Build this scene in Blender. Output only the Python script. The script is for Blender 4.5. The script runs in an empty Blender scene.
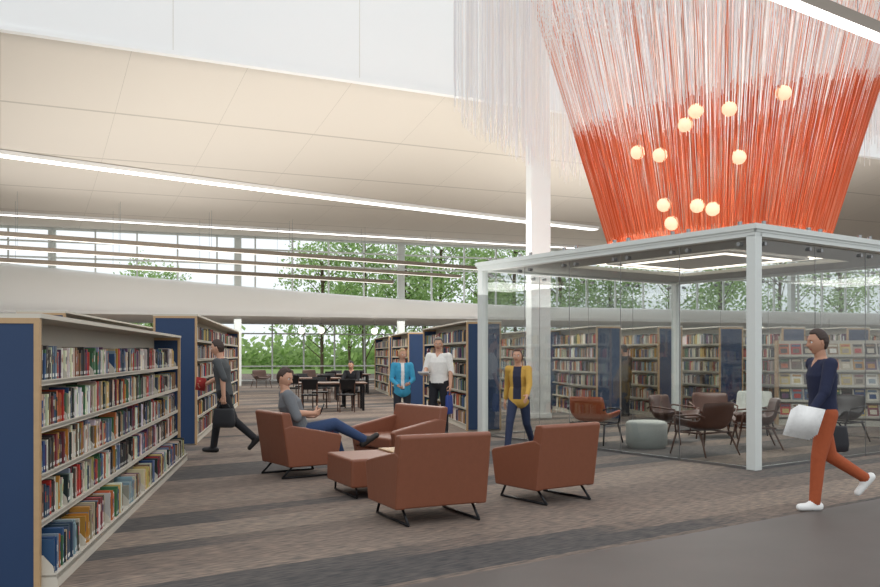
import bpy, math, random
import numpy as np
from mathutils import Vector, Matrix
random.seed(7)
RAD=math.radians
scene=bpy.context.scene
try:
    scene.view_settings.view_transform='Standard'
except Exception: pass

# ------------------------------------------------------------ materials
def lin(h):
    h=h.lstrip('#'); o=[]
    for i in (0,2,4):
        c=int(h[i:i+2],16)/255
        o.append(c/12.92 if c<=.04045 else ((c+.055)/1.055)**2.4)
    return tuple(o)
def mat(name,col,rough=.6,metal=0,emit=0,ecol=None,noise=0,nscale=8,bump=0,spec=.5):
    m=bpy.data.materials.new(name); m.use_nodes=True
    nt=m.node_tree; b=nt.nodes['Principled BSDF']
    c=lin(col) if isinstance(col,str) else col
    b.inputs['Base Color'].default_value=(*c,1)
    b.inputs['Roughness'].default_value=rough
    b.inputs['Metallic'].default_value=metal
    b.inputs['Specular IOR Level'].default_value=spec
    if emit:
        e=lin(ecol) if ecol else c
        b.inputs['Emission Color'].default_value=(*e,1)
        b.inputs['Emission Strength'].default_value=emit
    if noise or bump:
        tc=nt.nodes.new('ShaderNodeTexCoord'); n=nt.nodes.new('ShaderNodeTexNoise')
        n.inputs['Scale'].default_value=nscale; n.inputs['Detail'].default_value=4
        nt.links.new(tc.outputs['Object'],n.inputs['Vector'])
        if noise:
            mx=nt.nodes.new('ShaderNodeMix'); mx.data_type='RGBA'
            mx.inputs[6].default_value=(*[x*(1-noise) for x in c],1)
            mx.inputs[7].default_value=(*[min(1,x*(1+noise)) for x in c],1)
            nt.links.new(n.outputs['Fac'],mx.inputs[0]); nt.links.new(mx.outputs[2],b.inputs['Base Color'])
        if bump:
            bp=nt.nodes.new('ShaderNodeBump'); bp.inputs['Strength'].default_value=bump; bp.inputs['Distance'].default_value=.01
            nt.links.new(n.outputs['Fac'],bp.inputs['Height']); nt.links.new(bp.outputs['Normal'],b.inputs['Normal'])
    return m
def attr_mat(name,rough=.6,translucent=0):
    m=bpy.data.materials.new(name); m.use_nodes=True
    nt=m.node_tree; b=nt.nodes['Principled BSDF']; b.inputs['Roughness'].default_value=rough
    a=nt.nodes.new('ShaderNodeAttribute'); a.attribute_name='Col'
    nt.links.new(a.outputs['Color'],b.inputs['Base Color'])
    if translucent:
        t=nt.nodes.new('ShaderNodeBsdfTranslucent'); mx=nt.nodes.new('ShaderNodeMixShader'); mx.inputs[0].default_value=translucent
        nt.links.new(a.outputs['Color'],t.inputs['Color'])
        nt.links.new(b.outputs[0],mx.inputs[1]); nt.links.new(t.outputs[0],mx.inputs[2])
        nt.links.new(mx.outputs[0],nt.nodes['Material Output'].inputs['Surface'])
    return m

M_white=mat('white_paint','#f4f3f0',.7)
M_wall=mat('wall_white','#f2f2f0',.8)
M_steel=mat('painted_steel','#d9deda',.4)
M_navy=mat('navy_laminate','#1e3a5f',.5,noise=.08,nscale=3)
M_wood=mat('maple_wood','#bb9a72',.45,noise=.15,nscale=14)
M_beige=mat('beige_metal','#cdc7b9',.5)
M_dark=mat('black_steel','#17171a',.4,metal=.3)
M_leather=mat('brown_leather','#84503a',.42,noise=.08,nscale=20,bump=.15)
M_leather_o=mat('rust_leather','#a5522e',.42,noise=.08,nscale=20,bump=.15)
M_leather_d=mat('dark_brown_leather','#4a3128',.4,noise=.1,nscale=20)
M_walnut=mat('walnut_wood','#54372a',.45,noise=.2,nscale=14)
M_books=attr_mat('book_cloth',.6)
M_string=attr_mat('dyed_string',.8,.4)
M_leaf=attr_mat('leaf',.6,.5)
M_bark=mat('bark','#5a4a3c',.9,noise=.3)
M_lamp=mat('lamp_diffuser','#ffffff',.5,emit=3,ecol='#fffdf8')
M_lamp2=mat('lamp_diffuser_soft','#ffffff',.5,emit=1.2,ecol='#fff6e8')
M_globe=mat('globe_glow','#f0d8b8',.5,emit=.7,ecol='#ffe2b8')
M_grass=mat('grass','#7f9a58',.9,noise=.3,nscale=.6)
M_grey=mat('grey_fabric','#a9aca6',.8,noise=.1,nscale=40)
M_ceil_g=mat('ceiling_grey','#b4b3ad',.8)
M_silver=mat('brushed_metal','#9c9e9f',.3,metal=.9)
M_table=mat('table_top','#6c5040',.35,noise=.1)

def glass_mat():
    m=bpy.data.materials.new('clear_glass'); m.use_nodes=True; nt=m.node_tree
    for n in list(nt.nodes):
        if n.type!='OUTPUT_MATERIAL': nt.nodes.remove(n)
    t=nt.nodes.new('ShaderNodeBsdfTransparent'); t.inputs[0].default_value=(.86,.89,.885,1)
    g=nt.nodes.new('ShaderNodeBsdfGlossy'); g.inputs['Roughness'].default_value=.02
    f=nt.nodes.new('ShaderNodeLayerWeight'); f.inputs[0].default_value=.5
    pw=nt.nodes.new('ShaderNodeMath'); pw.operation='POWER'; pw.inputs[1].default_value=2.5
    ma=nt.nodes.new('ShaderNodeMath'); ma.operation='MULTIPLY_ADD'; ma.inputs[1].default_value=.6; ma.inputs[2].default_value=.11
    mx=nt.nodes.new('ShaderNodeMixShader')
    nt.links.new(f.outputs['Facing'],pw.inputs[0]); nt.links.new(pw.outputs[0],ma.inputs[0]); nt.links.new(ma.outputs[0],mx.inputs[0])
    nt.links.new(t.outputs[0],mx.inputs[1]); nt.links.new(g.outputs[0],mx.inputs[2])
    nt.links.new(mx.outputs[0],nt.nodes['Material Output'].inputs['Surface'])
    return m
M_glass=glass_mat()

# ------------------------------------------------------------ mesh builder
class MB:
    def __init__(s): s.v=[];s.f=[];s.mi=[];s.col=[]
    def add(s,vs,fs,mi=0,col=(.5,.5,.5)):
        o=len(s.v); s.v.extend([tuple(p) for p in vs])
        for i,f in enumerate(fs):
            s.f.append(tuple(o+k for k in f))
            s.mi.append(mi if isinstance(mi,int) else mi[i])
            s.col.append(col)
    def obox(s,o,a,b,c,mi=0,col=(.5,.5,.5)):
        o=Vector(o);a=Vector(a);b=Vector(b);c=Vector(c)
        if a.cross(b).dot(c)<0: a,b=b,a
        vs=[o,o+a,o+a+b,o+b,o+c,o+a+c,o+a+b+c,o+b+c]
        s.add(vs,[(0,3,2,1),(4,5,6,7),(0,1,5,4),(1,2,6,5),(2,3,7,6),(3,0,4,7)],mi,col)
    def box(s,x0,x1,y0,y1,z0,z1,mi=0,col=(.5,.5,.5)):
        s.obox((x0,y0,z0),(x1-x0,0,0),(0,y1-y0,0),(0,0,z1-z0),mi,col)
    def cyl(s,p0,p1,r0,r1=None,n=12,mi=0,col=(.5,.5,.5)):
        r1=r0 if r1 is None else r1
        p0=Vector(p0);p1=Vector(p1);d=(p1-p0).normalized()
        u=d.orthogonal().normalized();w=d.cross(u)
        vs=[];
        for p,r in((p0,r0),(p1,r1)):
            for i in range(n):
                a=2*math.pi*i/n; vs.append(p+u*math.cos(a)*r+w*math.sin(a)*r)
        fs=[(i,(i+1)%n,n+(i+1)%n,n+i) for i in range(n)]
        fs+=[tuple(range(n-1,-1,-1)),tuple(range(n,2*n))]
        s.add(vs,fs,mi,col)
    def ball(s,c,r,nu=16,nv=10,mi=0,sc=(1,1,1),col=(.5,.5,.5)):
        vs=[];fs=[]
        for j in range(nv+1):
            t=math.pi*j/nv
            for i in range(nu):
                a=2*math.pi*i/nu
                vs.append((c[0]+r*sc[0]*math.sin(t)*math.cos(a),c[1]+r*sc[1]*math.sin(t)*math.sin(a),c[2]+r*sc[2]*math.cos(t)))
        for j in range(nv):
            for i in range(nu):
                fs.append((j*nu+i,(j+1)*nu+i,(j+1)*nu+(i+1)%nu,j*nu+(i+1)%nu))
        s.add(vs,fs,mi,col)
    def prismx(s,poly,x0,x1,mi=0):
        n=len(poly)
        vs=[(x0,p[0],p[1]) for p in poly]+[(x1,p[0],p[1]) for p in poly]
        fs=[(i,(i+1)%n,n+(i+1)%n,n+i) for i in range(n)]+[tuple(range(n-1,-1,-1)),tuple(range(n,2*n))]
        s.add(vs,fs,mi)
    def tube(s,pts,r,n=8,mi=0):
        for a,b in zip(pts[:-1],pts[1:]): s.cyl(a,b,r,n=n,mi=mi)
        for p in pts[1:-1]: s.ball(p,r,8,6,mi)
    def build(s,name,mats,parent=None,smooth=False,bevel=0,seg=2,loc=None,rz=0,fixn=False):
        me=bpy.data.meshes.new(name); me.from_pydata(s.v,[],s.f)
        for m in mats: me.materials.append(m)
        me.polygons.foreach_set('material_index',s.mi)
        at=me.color_attributes.new('Col','FLOAT_COLOR','CORNER')
        arr=[]
        for p,c in zip(me.polygons,s.col): arr.extend([c[0],c[1],c[2],1.0]*p.loop_total)
        at.data.foreach_set('color',arr)
        if smooth: me.polygons.foreach_set('use_smooth',[True]*len(me.polygons))
        me.update()
        if fixn:
            import bmesh
            bm=bmesh.new(); bm.from_mesh(me); bmesh.ops.recalc_face_normals(bm,faces=bm.faces); bm.to_mesh(me); bm.free()
        ob=bpy.data.objects.new(name,me); scene.collection.objects.link(ob)
        if parent: ob.parent=parent
        if loc is not None: ob.location=loc
        ob.rotation_euler=(0,0,rz)
        if bevel:
            b=ob.modifiers.new('bevel','BEVEL'); b.width=bevel; b.segments=seg; b.limit_method='ANGLE'; b.angle_limit=RAD(35)
            b.harden_normals=False
        return ob
def empty(name,loc=(0,0,0),rz=0):
    e=bpy.data.objects.new(name,None); scene.collection.objects.link(e); e.location=loc; e.rotation_euler=(0,0,rz); e.empty_display_size=.2
    return e
def rz_of(d): return math.atan2(d[1],d[0])-math.pi/2

TH=RAD(35)
b=Vector((math.cos(TH),math.sin(TH),0)); a=Vector((-math.sin(TH),math.cos(TH),0))

# ------------------------------------------------------------ camera
cam=bpy.data.cameras.new('camera'); co=bpy.data.objects.new('camera',cam); scene.collection.objects.link(co)
co.location=(0,0,1.51); co.rotation_euler=(RAD(90),0,0); cam.sensor_width=36; cam.lens=860/880*36; cam.shift_y=60.5/880
cam.clip_end=500
scene.camera=co

# ------------------------------------------------------------ world
w=bpy.data.worlds.new('overcast_sky'); scene.world=w; w.use_nodes=True
nt=w.node_tree; bg=nt.nodes['Background']
tc=nt.nodes.new('ShaderNodeTexCoord'); sp=nt.nodes.new('ShaderNodeSeparateXYZ'); cr=nt.nodes.new('ShaderNodeValToRGB')
nt.links.new(tc.outputs['Generated'],sp.inputs[0]); nt.links.new(sp.outputs['Z'],cr.inputs[0]); nt.links.new(cr.outputs[0],bg.inputs[0])
cr.color_ramp.elements[0].position=0; cr.color_ramp.elements[0].color=(.80,.85,.88,1)
cr.color_ramp.elements[1].position=.6; cr.color_ramp.elements[1].color=(.95,.97,1,1)
bg.inputs[1].default_value=1.22

# ------------------------------------------------------------ floor
mf=bpy.data.materials.new('striped_carpet'); mf.use_nodes=True; nt=mf.node_tree; bs=nt.nodes['Principled BSDF']
N=nt.nodes.new; Lk=nt.links.new
tc=N('ShaderNodeTexCoord'); mp=N('ShaderNodeMapping'); mp.inputs['Rotation'].default_value=(0,0,-TH); Lk(tc.outputs['Object'],mp.inputs[0])
sp=N('ShaderNodeSeparateXYZ'); Lk(mp.outputs[0],sp.inputs[0])
def math_(op,x,y=None,z=None):
    n=N('ShaderNodeMath'); n.operation=op
    for i,q in enumerate((x,y,z)):
        if q is None: continue
        if isinstance(q,(int,float)): n.inputs[i].default_value=q
        else: Lk(q,n.inputs[i])
    return n.outputs[0]
U=sp.outputs['X'];V=sp.outputs['Y']
vs_=math_('SNAP',V,.3)
cx=N('ShaderNodeCombineXYZ'); Lk(math_('MULTIPLY',U,.07),cx.inputs[0]); Lk(math_('MULTIPLY',vs_,1.1),cx.inputs[1])
n1=N('ShaderNodeTexNoise'); n1.inputs['Scale'].default_value=1; n1.inputs['Detail'].default_value=1; Lk(cx.outputs[0],n1.inputs[0])
r1=N('ShaderNodeValToRGB'); Lk(n1.outputs['Fac'],r1.inputs[0]); e=r1.color_ramp.elements
e[0].position=.38; e[0].color=(*lin('#4c4b4b'),1); e[1].position=.64; e[1].color=(*lin('#847a70'),1)
x=r1.color_ramp.elements.new(.465); x.color=(*lin('#535150'),1)
x=r1.color_ramp.elements.new(.49); x.color=(*lin('#6d645d'),1)
x=r1.color_ramp.elements.new(.55); x.color=(*lin('#7b7067'),1)
cx2=N('ShaderNodeCombineXYZ'); Lk(math_('MULTIPLY',U,7.),cx2.inputs[0]); Lk(math_('MULTIPLY',V,40.),cx2.inputs[1])
n2=N('ShaderNodeTexNoise'); n2.inputs['Scale'].default_value=1; n2.inputs['Detail'].default_value=4; Lk(cx2.outputs[0],n2.inputs[0])
r2=N('ShaderNodeValToRGB'); Lk(n2.outputs['Fac'],r2.inputs[0]); r2.color_ramp.elements[0].position=.3; r2.color_ramp.elements[0].color=(.42,.45,.49,1)
r2.color_ramp.elements[1].position=.7; r2.color_ramp.elements[1].color=(1.45,1.3,1.18,1)
mm=N('ShaderNodeMix'); mm.data_type='RGBA'; mm.blend_type='MULTIPLY'; mm.inputs[0].default_value=1; Lk(r1.outputs[0],mm.inputs[6]); Lk(r2.outputs[0],mm.inputs[7])
n3=N('ShaderNodeTexNoise'); n3.inputs['Scale'].default_value=1.5; n3.inputs['Detail'].default_value=6; Lk(tc.outputs['Object'],n3.inputs[0])
r3=N('ShaderNodeValToRGB'); Lk(n3.outputs['Fac'],r3.inputs[0]); r3.color_ramp.elements[0].color=(*lin('#4f4945'),1); r3.color_ramp.elements[1].color=(*lin('#625b56'),1)
mk=math_('LESS_THAN',V,4.72)
mix=N('ShaderNodeMix'); mix.data_type='RGBA'; Lk(mk,mix.inputs[0]); Lk(mm.outputs[2],mix.inputs[6]); Lk(r3.outputs[0],mix.inputs[7])
Lk(mix.outputs[2],bs.inputs['Base Color'])
Lk(math_('SUBTRACT',.95,math_('MULTIPLY',mk,.4)),bs.inputs['Roughness'])
m=MB(); m.box(-32,36,-6,66,-.2,0)
m.build('floor',[mf])

# ------------------------------------------------------------ ceiling (loft)
def near(s): return Vector((-9.4+25*s,18.4+12.1*s,0))
def back(s): return Vector((-18.9+23.5*1.3*s,37+8*1.3*s,0))
def C(s,t,dz=0):
    p=near(s).lerp(back(s),t); p.z=7.05+1.45*(1-t)**1.8+dz; return p
mc=bpy.data.materials.new('acoustic_ceiling_panels'); mc.use_nodes=True; nt=mc.node_tree; bs=nt.nodes['Principled BSDF']; bs.inputs['Roughness'].default_value=.8
N=nt.nodes.new; Lk=nt.links.new
uv=N('ShaderNodeUVMap'); uv.uv_map='UVMap'; br=N('ShaderNodeTexBrick'); Lk(uv.outputs[0],br.inputs[0])
br.inputs['Color1'].default_value=(*lin('#dfd7cb'),1); br.inputs['Color2'].default_value=(*lin('#ddd5c9'),1); br.inputs['Mortar'].default_value=(*lin('#c0b8ac'),1)
br.inputs['Scale'].default_value=1; br.inputs['Mortar Size'].default_value=.005; br.inputs['Brick Width'].default_value=2.6; br.inputs['Row Height'].default_value=.45; br.offset=0
br.inputs['Mortar Smooth'].default_value=0
Lk(br.outputs[0],bs.inputs['Base Color'])
ns,ntt=60,24; vs=[];uvs=[]
for j in range(ntt+1):
    for i in range(ns+1):
        s=-.7+2.3*i/ns; t=j/ntt; vs.append(tuple(C(s,t))); uvs.append((s*27,t*2.25))
fs=[(j*(ns+1)+i,(j+1)*(ns+1)+i,(j+1)*(ns+1)+i+1,j*(ns+1)+i+1) for j in range(ntt) for i in range(ns)]
me=bpy.data.meshes.new('ceiling'); me.from_pydata(vs,[],fs); me.materials.append(mc); ul=me.uv_layers.new(name='UVMap')
for l in me.loops: ul.data[l.index].uv=uvs[l.vertex_index]
me.polygons.foreach_set('use_smooth',[True]*len(me.polygons))
ob=bpy.data.objects.new('ceiling',me); scene.collection.objects.link(ob)
ob.modifiers.new('t','SOLIDIFY').thickness=.1

# bulkhead fascia
m=MB()
n0=near(-.7);n1_=near(1.6); nd=(n1_-n0).normalized(); perp=Vector((-nd.y,nd.x,0))
m.obox((n0.x,n0.y,8.5),(n1_-n0),perp*.25,(0,0,7))
m.obox((n0.x-perp.x*.06,n0.y-perp.y*.06,8.44),(n1_-n0),perp*.2,(0,0,.1))
for k in range(1,14):
    p=n0+nd*(k*4.6); m.obox((p.x-perp.x*.004,p.y-perp.y*.004,8.5),nd*.01,perp*.02,(0,0,7),1)
m.build('wall_bulkhead',[M_wall,M_beige])

# ---- clerestory + lower soffit
cd=Vector((23.5,8,0)).normalized(); cp=Vector((-cd.y,cd.x,0)); c0=Vector((-18.9,37,0))
def ztop(k): 
    k=max(-14,min(30,k)); return 4.0+1.45*max(0,(1-max(0,k)/26))**1.5
vs=[];K=60
for i in range(K+1):
    k=-14+70*i/K; p=c0+cd*k; zt=ztop(k)
    for j in range(9):
        q=j/8; off=-1.7*q**.6; z=3.25+(zt-3.25)*(1-q)**.75
        vs.append((p.x+cp.x*off,p.y+cp.y*off,z))
fs=[(i*9+j,i*9+j+1,(i+1)*9+j+1,(i+1)*9+j) for i in range(K) for j in range(8)]
m=MB(); m.add(vs,fs); o=m.build('ceiling_lower_fascia',[M_white],smooth=True); o.modifiers.new('t','SOLIDIFY').thickness=.06
m=MB(); p=c0+cd*-14-cp*1.7; m.obox((p.x,p.y,3.22),cd*70,cp*9.5,(0,0,.12)); m.build('ceiling_lower',[M_white])

def glazed(name,p0,d,L,z0f,z1,sp,trans,fw=.07):
    d=Vector(d).normalized(); n=Vector((-d.y,d.x,0)); m=MB(); k=0; p0=Vector(p0)
    while k<=L+.01:
        p=p0+d*k; z0=z0f(k); m.obox((p.x,p.y,z0),d*fw,n*.12,(0,0,z1-z0)); k+=sp
    for z in trans: m.obox((p0.x,p0.y,z),d*L,n*.1,(0,0,fw))
    m.obox((p0.x,p0.y,z1-.1),d*L,n*.12,(0,0,.12))
    return m.build(name,[M_steel])
glazed('window_1',c0+cd*-12,cd,66,lambda k:ztop(k-12)-.1,7.05,1.75,[5.7,6.4])
w0=c0+cd*-12+cp*7
glazed('window_2',w0,cd,66,lambda k:0,3.25,1.75,[.02,.8,2.6])
for k in (-6,2,10,18,26,34,42):
    p=c0+cd*k+cp*.3; m=MB(); m.box(-.16,.16,-.16,.16,0,7.3); m.build('column',[M_steel],loc=(p.x,p.y,0),rz=RAD(19),bevel=.01)
m=MB(); m.box(-.235,.235,-.235,.235,0,12); m.box(-.26,.26,-.26,.26,0,.12); m.build('column',[M_white],loc=(2.33,20.4,0),rz=RAD(9.6),bevel=.01)
m=MB(); m.box(-28,-27.8,-4,46,0,9); m.build('wall_left',[M_wall])
m=MB(); m.box(34,34.2,-4,64,0,9); m.build('wall_right',[M_wall])

# ---- linear lights
def ceil_light(name,s0,t0,s1,t1,wd):
    m=MB();K=24;
    for i in range(K):
        q0=i/K;q1=(i+1)/K
        A=C(s0+(s1-s0)*q0,t0+(t1-t0)*q0,-.12);B=C(s0+(s1-s0)*q1,t0+(t1-t0)*q1,-.12); d=B-A;n=Vector((-d.y,d.x,0)).normalized()
        m.obox(A-n*wd*.7,d,n*wd*1.4,(0,0,.12),0); m.obox(A-n*wd/2-Vector((0,0,.015)),d,n*wd,(0,0,.03),1)
    return m.build(name,[M_white,M_lamp])
ceil_light('linear_ceiling_light',-.12,.37,.79,.645,.42)
ceil_light('linear_ceiling_light',-.3,.80,1.0,.93,.24)
def pend(p,k0,k1,z,wd,mm,body=M_white,h=.1):
    p=Vector(p); A=p+b*k0;B=p+b*k1; A.z=z;B.z=z
    m=MB(); n=a
    d=B-A
    m.obox(A-n*wd/2,d,n*wd,(0,0,h),0); m.obox(A-n*wd*.42-Vector((0,0,.012)),d,n*wd*.84,(0,0,.02),1)
    L=k1-k0;k=1
    while k<L:
        q=A+b*k; top=(11 if z<5.6 and q.y<16 else 7.2); m.cyl((q.x,q.y,z+h),(q.x,q.y,top),.006,n=5,mi=2); k+=3.5
    return m.build('linear_pendant_light',[body,mm,M_silver])
M_bronze=mat('bronze_housing','#8f8375',.5)
pend((-15.2,29.8,0),-4,21,5.6,.16,M_lamp2,M_bronze,.16)
pend((-15.4,30.2,0),-4,20,5.2,.14,M_lamp2,M_bronze,.14)
pend((-16.2,31.7,0),-4,17,4.9,.16,M_lamp2,M_bronze,.16)
pend((3.9,9.7,0),-3,7,5.5,.20,M_lamp,M_bronze,.14)

# ------------------------------------------------------------ bookcases
PAL=['#b8322c','#2a4d7a','#ddd6c5','#1d1d22','#3f6b4a','#b98433','#7a2f3a','#6b7f92','#cfc6b2','#8b6a4a','#ece8de','#33475c','#a89c8c','#5b3a5e','#c2673d','#20302c','#bfb49e','#4b4440','#8a9aa3','#cbb26c','#6b5c50','#e6e2d8','#2f2a2c']
PAL=[lin(c) for c in PAL]
def bookcase(name,corner,side,s_dir,length,height,levels,w=.62,base_out=0,fill=('R','L'),detail=True,sec=.91):
    sx=Vector((s_dir[1],-s_dir[0],0)); cn=Vector((corner[0],corner[1],0))
    org=cn-sx*(w/2) if side=='R' else cn+sx*(w/2)
    E=empty(name,org,rz_of(s_dir))
    m=MB(); hw=w/2
    for y0,y1 in((0,.035),(length-.035,length)):
        m.box(-hw+.035,hw-.035,y0,y1,.02,height-.03,0)
        m.box(-hw,-hw+.035,y0-.006,y1+.006,0,height,1); m.box(hw-.035,hw,y0-.006,y1+.006,0,height,1)
        m.box(-hw+.035,hw-.035,y0-.006,y1+.006,height-.035,height,1)
    m.box(-hw-.01,hw+.01,.0,length,height,height+.03,2)
    m.box(-.012,.012,.03,length-.03,.05,height,3)
    m.box(-hw+.03-base_out,hw-.03+base_out,.036,length-.036,0,levels[0]-.005,2)
    nsec=max(1,round((length-.07)/sec)); sw=(length-.07)/nsec
    bk=MB()
    for sd in fill:
        g=1 if sd=='R' else -1
        for li,z in enumerate(levels):
            dep=hw-.03+(base_out if li==0 else 0)
            nz=levels[li+1] if li+1<len(levels) else height
            m.box(*sorted((g*.012,g*dep)),.036,length-.036,z-.02,z,2)
            m.box(*sorted((g*(dep-.008),g*dep)),.036,length-.036,z-.03,z+.008,2)
            for k in range(nsec):
                y0=.035+k*sw
                if detail:
                    g0=g*.012;pl=[(g0,z),(g*(dep-.02),z),(g*(dep-.03),z+.05),(g*(dep-.09),z+.12),(g*.1,z+.17),(g0,z+.17)]
                    for yy in (y0+.004,y0+sw-.008):
                        vs=[(x_,yy,z_) for x_,z_ in pl]+[(x_,yy+.004,z_) for x_,z_ in pl]; n=len(pl)
                        m.add(vs,[tuple(range(n)),tuple(range(2*n-1,n-1,-1))]+[(i,n+i,n+(i+1)%n,(i+1)%n) for i in range(n)],2)
                y=y0+.015+random.random()*.02; end=y0+sw*(random.choice([.8,.9,.97,.99,.99]))-.012
                hm=random.uniform(.20,.235) 
                cur=random.choice(PAL);run=0
                while y<end:
                    t=random.uniform(.014,.042); h=min(nz-z-.05,hm+random.uniform(-.03,.035)); dd=random.uniform(.13,.17)
                    if y+t>end: break
                    if run<=0: cur=random.choice(PAL); run=1 if random.random()<.85 else random.randint(3,6)
                    run-=1
                    c=[min(1,max(0,q*random.uniform(.8,1.08))) for q in cur]
                    xf=dep-.025-random.uniform(0,.02)
                    ln=0
                    if random.random()<.06: ln=random.uniform(-.03,.05)
                    bk.obox((g*(xf-dd),y,z),(g*dd,0,0),(0,t,0),(0,ln,h),0,c)
                    if detail:
                        e2=.0012
                        lc=(.75,.75,.71)
                        bk.add([(g*(xf+e2),y+t*.2,z+.02),(g*(xf+e2),y+t*.8,z+.02),(g*(xf+e2),y+t*.8+ln*.2,z+.044),(g*(xf+e2),y+t*.2+ln*.2,z+.044)],[(0,1,2,3)],0,lc)
                        if random.random()<.7:
                            tc_=random.choice(PAL); f0=random.uniform(.45,.6);f1=random.uniform(.7,.9)
                            bk.add([(g*(xf+e2),y+t*.25+ln*f0,z+h*f0),(g*(xf+e2),y+t*.75+ln*f0,z+h*f0),(g*(xf+e2),y+t*.75+ln*f1,z+h*f1),(g*(xf+e2),y+t*.25+ln*f1,z+h*f1)],[(0,1,2,3)],0,tc_)
                    y+=t+.0008
    m.build('frame',[M_navy,M_wood,M_beige,M_beige],parent=E)
    bk.build('books',[M_books],parent=E)
    return E
SD=(-.167,.986)
bookcase('bookcase',(-2.56,5.5),'R',SD,6.9,1.74,[.09,.40,.71,1.02,1.33],w=.74,base_out=.13,fill=('R',))
TL=[.1,.43,.76,1.09,1.42,1.75]
bookcase('tall_bookcase',(-4.04,14.3),'R',SD,11,2.14,TL,w=.7,fill=('R',),detail=False)
bookcase('tall_bookcase',(-5.75,13.2),'R',SD,11,2.14,TL,w=.7,fill=('R',),detail=False)
bookcase('tall_bookcase',(-7.6,15.2),'R',SD,10,2.14,TL,w=.7,fill=('R',),detail=False)
bookcase('tall_bookcase',(.52,16.9),'L',SD,5.8,2.14,TL,w=.7,fill=('R','L'),detail=False)
bookcase('tall_bookcase',(-.95,25.5),'L',SD,4.5,2.14,TL,w=.7,fill=('L',),detail=False)
bookcase('tall_bookcase',(-1.85,31),'L',SD,5.5,2.14,TL,w=.7,fill=('L',),detail=False)
bookcase('tall_bookcase',(2.62,23.2),'L',SD,6,2.14,TL,w=.66,fill=('L',),detail=False)
for c in ((3.6,19.8),(5.1,20.1),(6.6,20.3),(8.2,20.6),(9.9,20.9),(11.6,21.2)):
    bookcase('tall_bookcase',c,'L',SD,7,2.14,TL,w=.6,fill=('L',),detail=False)

# magazine display
def magrack(loc,rz,W=2.6,H=1.8):
    E=empty('magazine_display_rack',loc,rz); m=MB(); k=MB()
    m.box(-W/2,W/2,.3,.34,0,H,0); m.box(-W/2-.03,-W/2,-.1,.34,0,H,1); m.box(W/2,W/2+.03,-.1,.34,0,H,1); m.box(-W/2,W/2,-.08,.3,0,.12,0)
    nt_=5
    for r in range(nt_):
        z=.18+r*.32; y=-.08+r*.06
        m.obox((-W/2,y,z),(W,0,0),(0,.12,.27),(0,.012,-.006),0)
        m.box(-W/2,W/2,y-.03,y,z-.01,z+.04,0)
        x=-W/2+.04
        while x<W/2-.26:
            c=random.choice(PAL); ww=.21
            k.obox((x,y+.002,z+.01),(ww,0,0),(0,.11,.255),(0,-.012,.005),0,c)
            k.obox((x+.02,y+.078,z+.205),(ww-.04,0,0),(0,.018,.042),(0,-.013,.005),0,random.choice(PAL))
            k.obox((x+.04,y+.02,z+.07),(ww-.08,0,0),(0,.04,.09),(0,-.0135,.005),0,random.choice(PAL))
            x+=.245
    m.build('rack',[M_beige,M_wood],parent=E); k.build('magazines',[M_books],parent=E)
magrack((8.5,18.1,0),RAD(-14)); magrack((11.2,17.4,0),RAD(-14))

# ------------------------------------------------------------ armchairs
def armchair(loc,front,W=.80,D=.82):
    E=empty('leather_armchair',loc,rz_of(front)); h=W/2
    m=MB()
    m.prismx([(-D/2+.10,.15),(-D/2,.79),(-D/2+.03,.81),(-D/2+.12,.80),(-D/2+.22,.40),(-D/2+.26,.15)],-h,h)
    for x0,x1 in((-h-.004,-h+.10),(h-.10,h+.004)):
        m.prismx([(-D/2+.10,.145),(-D/2+.03,.62),(-D/2+.12,.655),(D/2-.04,.52),(D/2,.495),(D/2-.07,.145)],x0,x1)
    m.build('leather_shell',[M_leather],parent=E,bevel=.022,seg=3,fixn=True)
    m=MB(); m.box(-h+.105,h-.105,-D/2+.2,D/2-.01,.26,.42); m.box(-h+.105,h-.105,-D/2+.22,D/2-.05,.15,.255)
    m.build('seat_cushion',[M_leather],parent=E,bevel=.03,seg=3)
    m=MB()
    for x in (-h+.10,h-.10):
        m.tube([(x,D/2-.13,.15),(x,D/2-.05,.014),(x,-D/2+.06,.014),(x,-D/2+.2,.15)],.013,8)
    m.tube([(-h+.10,-.12,.14),(h-.10,-.12,.14)],.012)
    m.build('sled_base',[M_dark],parent=E,smooth=True)
    return E
def at(p,*terms):
    v=Vector((p[0],p[1],0))
    for k,d in terms: v=v+d*k
    return (v.x,v.y,0)
T25=RAD(26); b2=Vector((math.cos(T25),math.sin(T25),0)); a2=Vector((-math.sin(T25),math.cos(T25),0))
armchair(at((-.33,7.4),(.44,b2),(.42,a2)),a2,W=.90,D=.84)
armchair(at((1.02,8.45),(.39,b),(.41,a)),a,W=.80)
mc_loc=at((-1.90,10.25),(.41,b),(.38,a)); armchair(mc_loc,b)
armchair(at((.12,11.45),(-.42,b),(.6,a)),-b,W=1.15,D=.86)
# ottoman table
E=empty('ottoman_table',at((-.92,8.97),(.46,b2),(.30,a2)),T25)
m=MB(); m.box(-.50,.50,-.40,.40,.12,.42); m.build('upholstered_top',[M_leather],parent=E,bevel=.025,seg=3)
m=MB(); m.box(.10,.48,-.36,.36,.422,.44); m.build('wood_tray',[M_wood],parent=E,bevel=.004)
m=MB()
for x in(-.42,.42): m.tube([(x,-.32,.13),(x,-.34,.014),(x,.34,.014),(x,.32,.13)],.012)
m.build('sled_base',[M_dark],parent=E,smooth=True)

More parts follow.
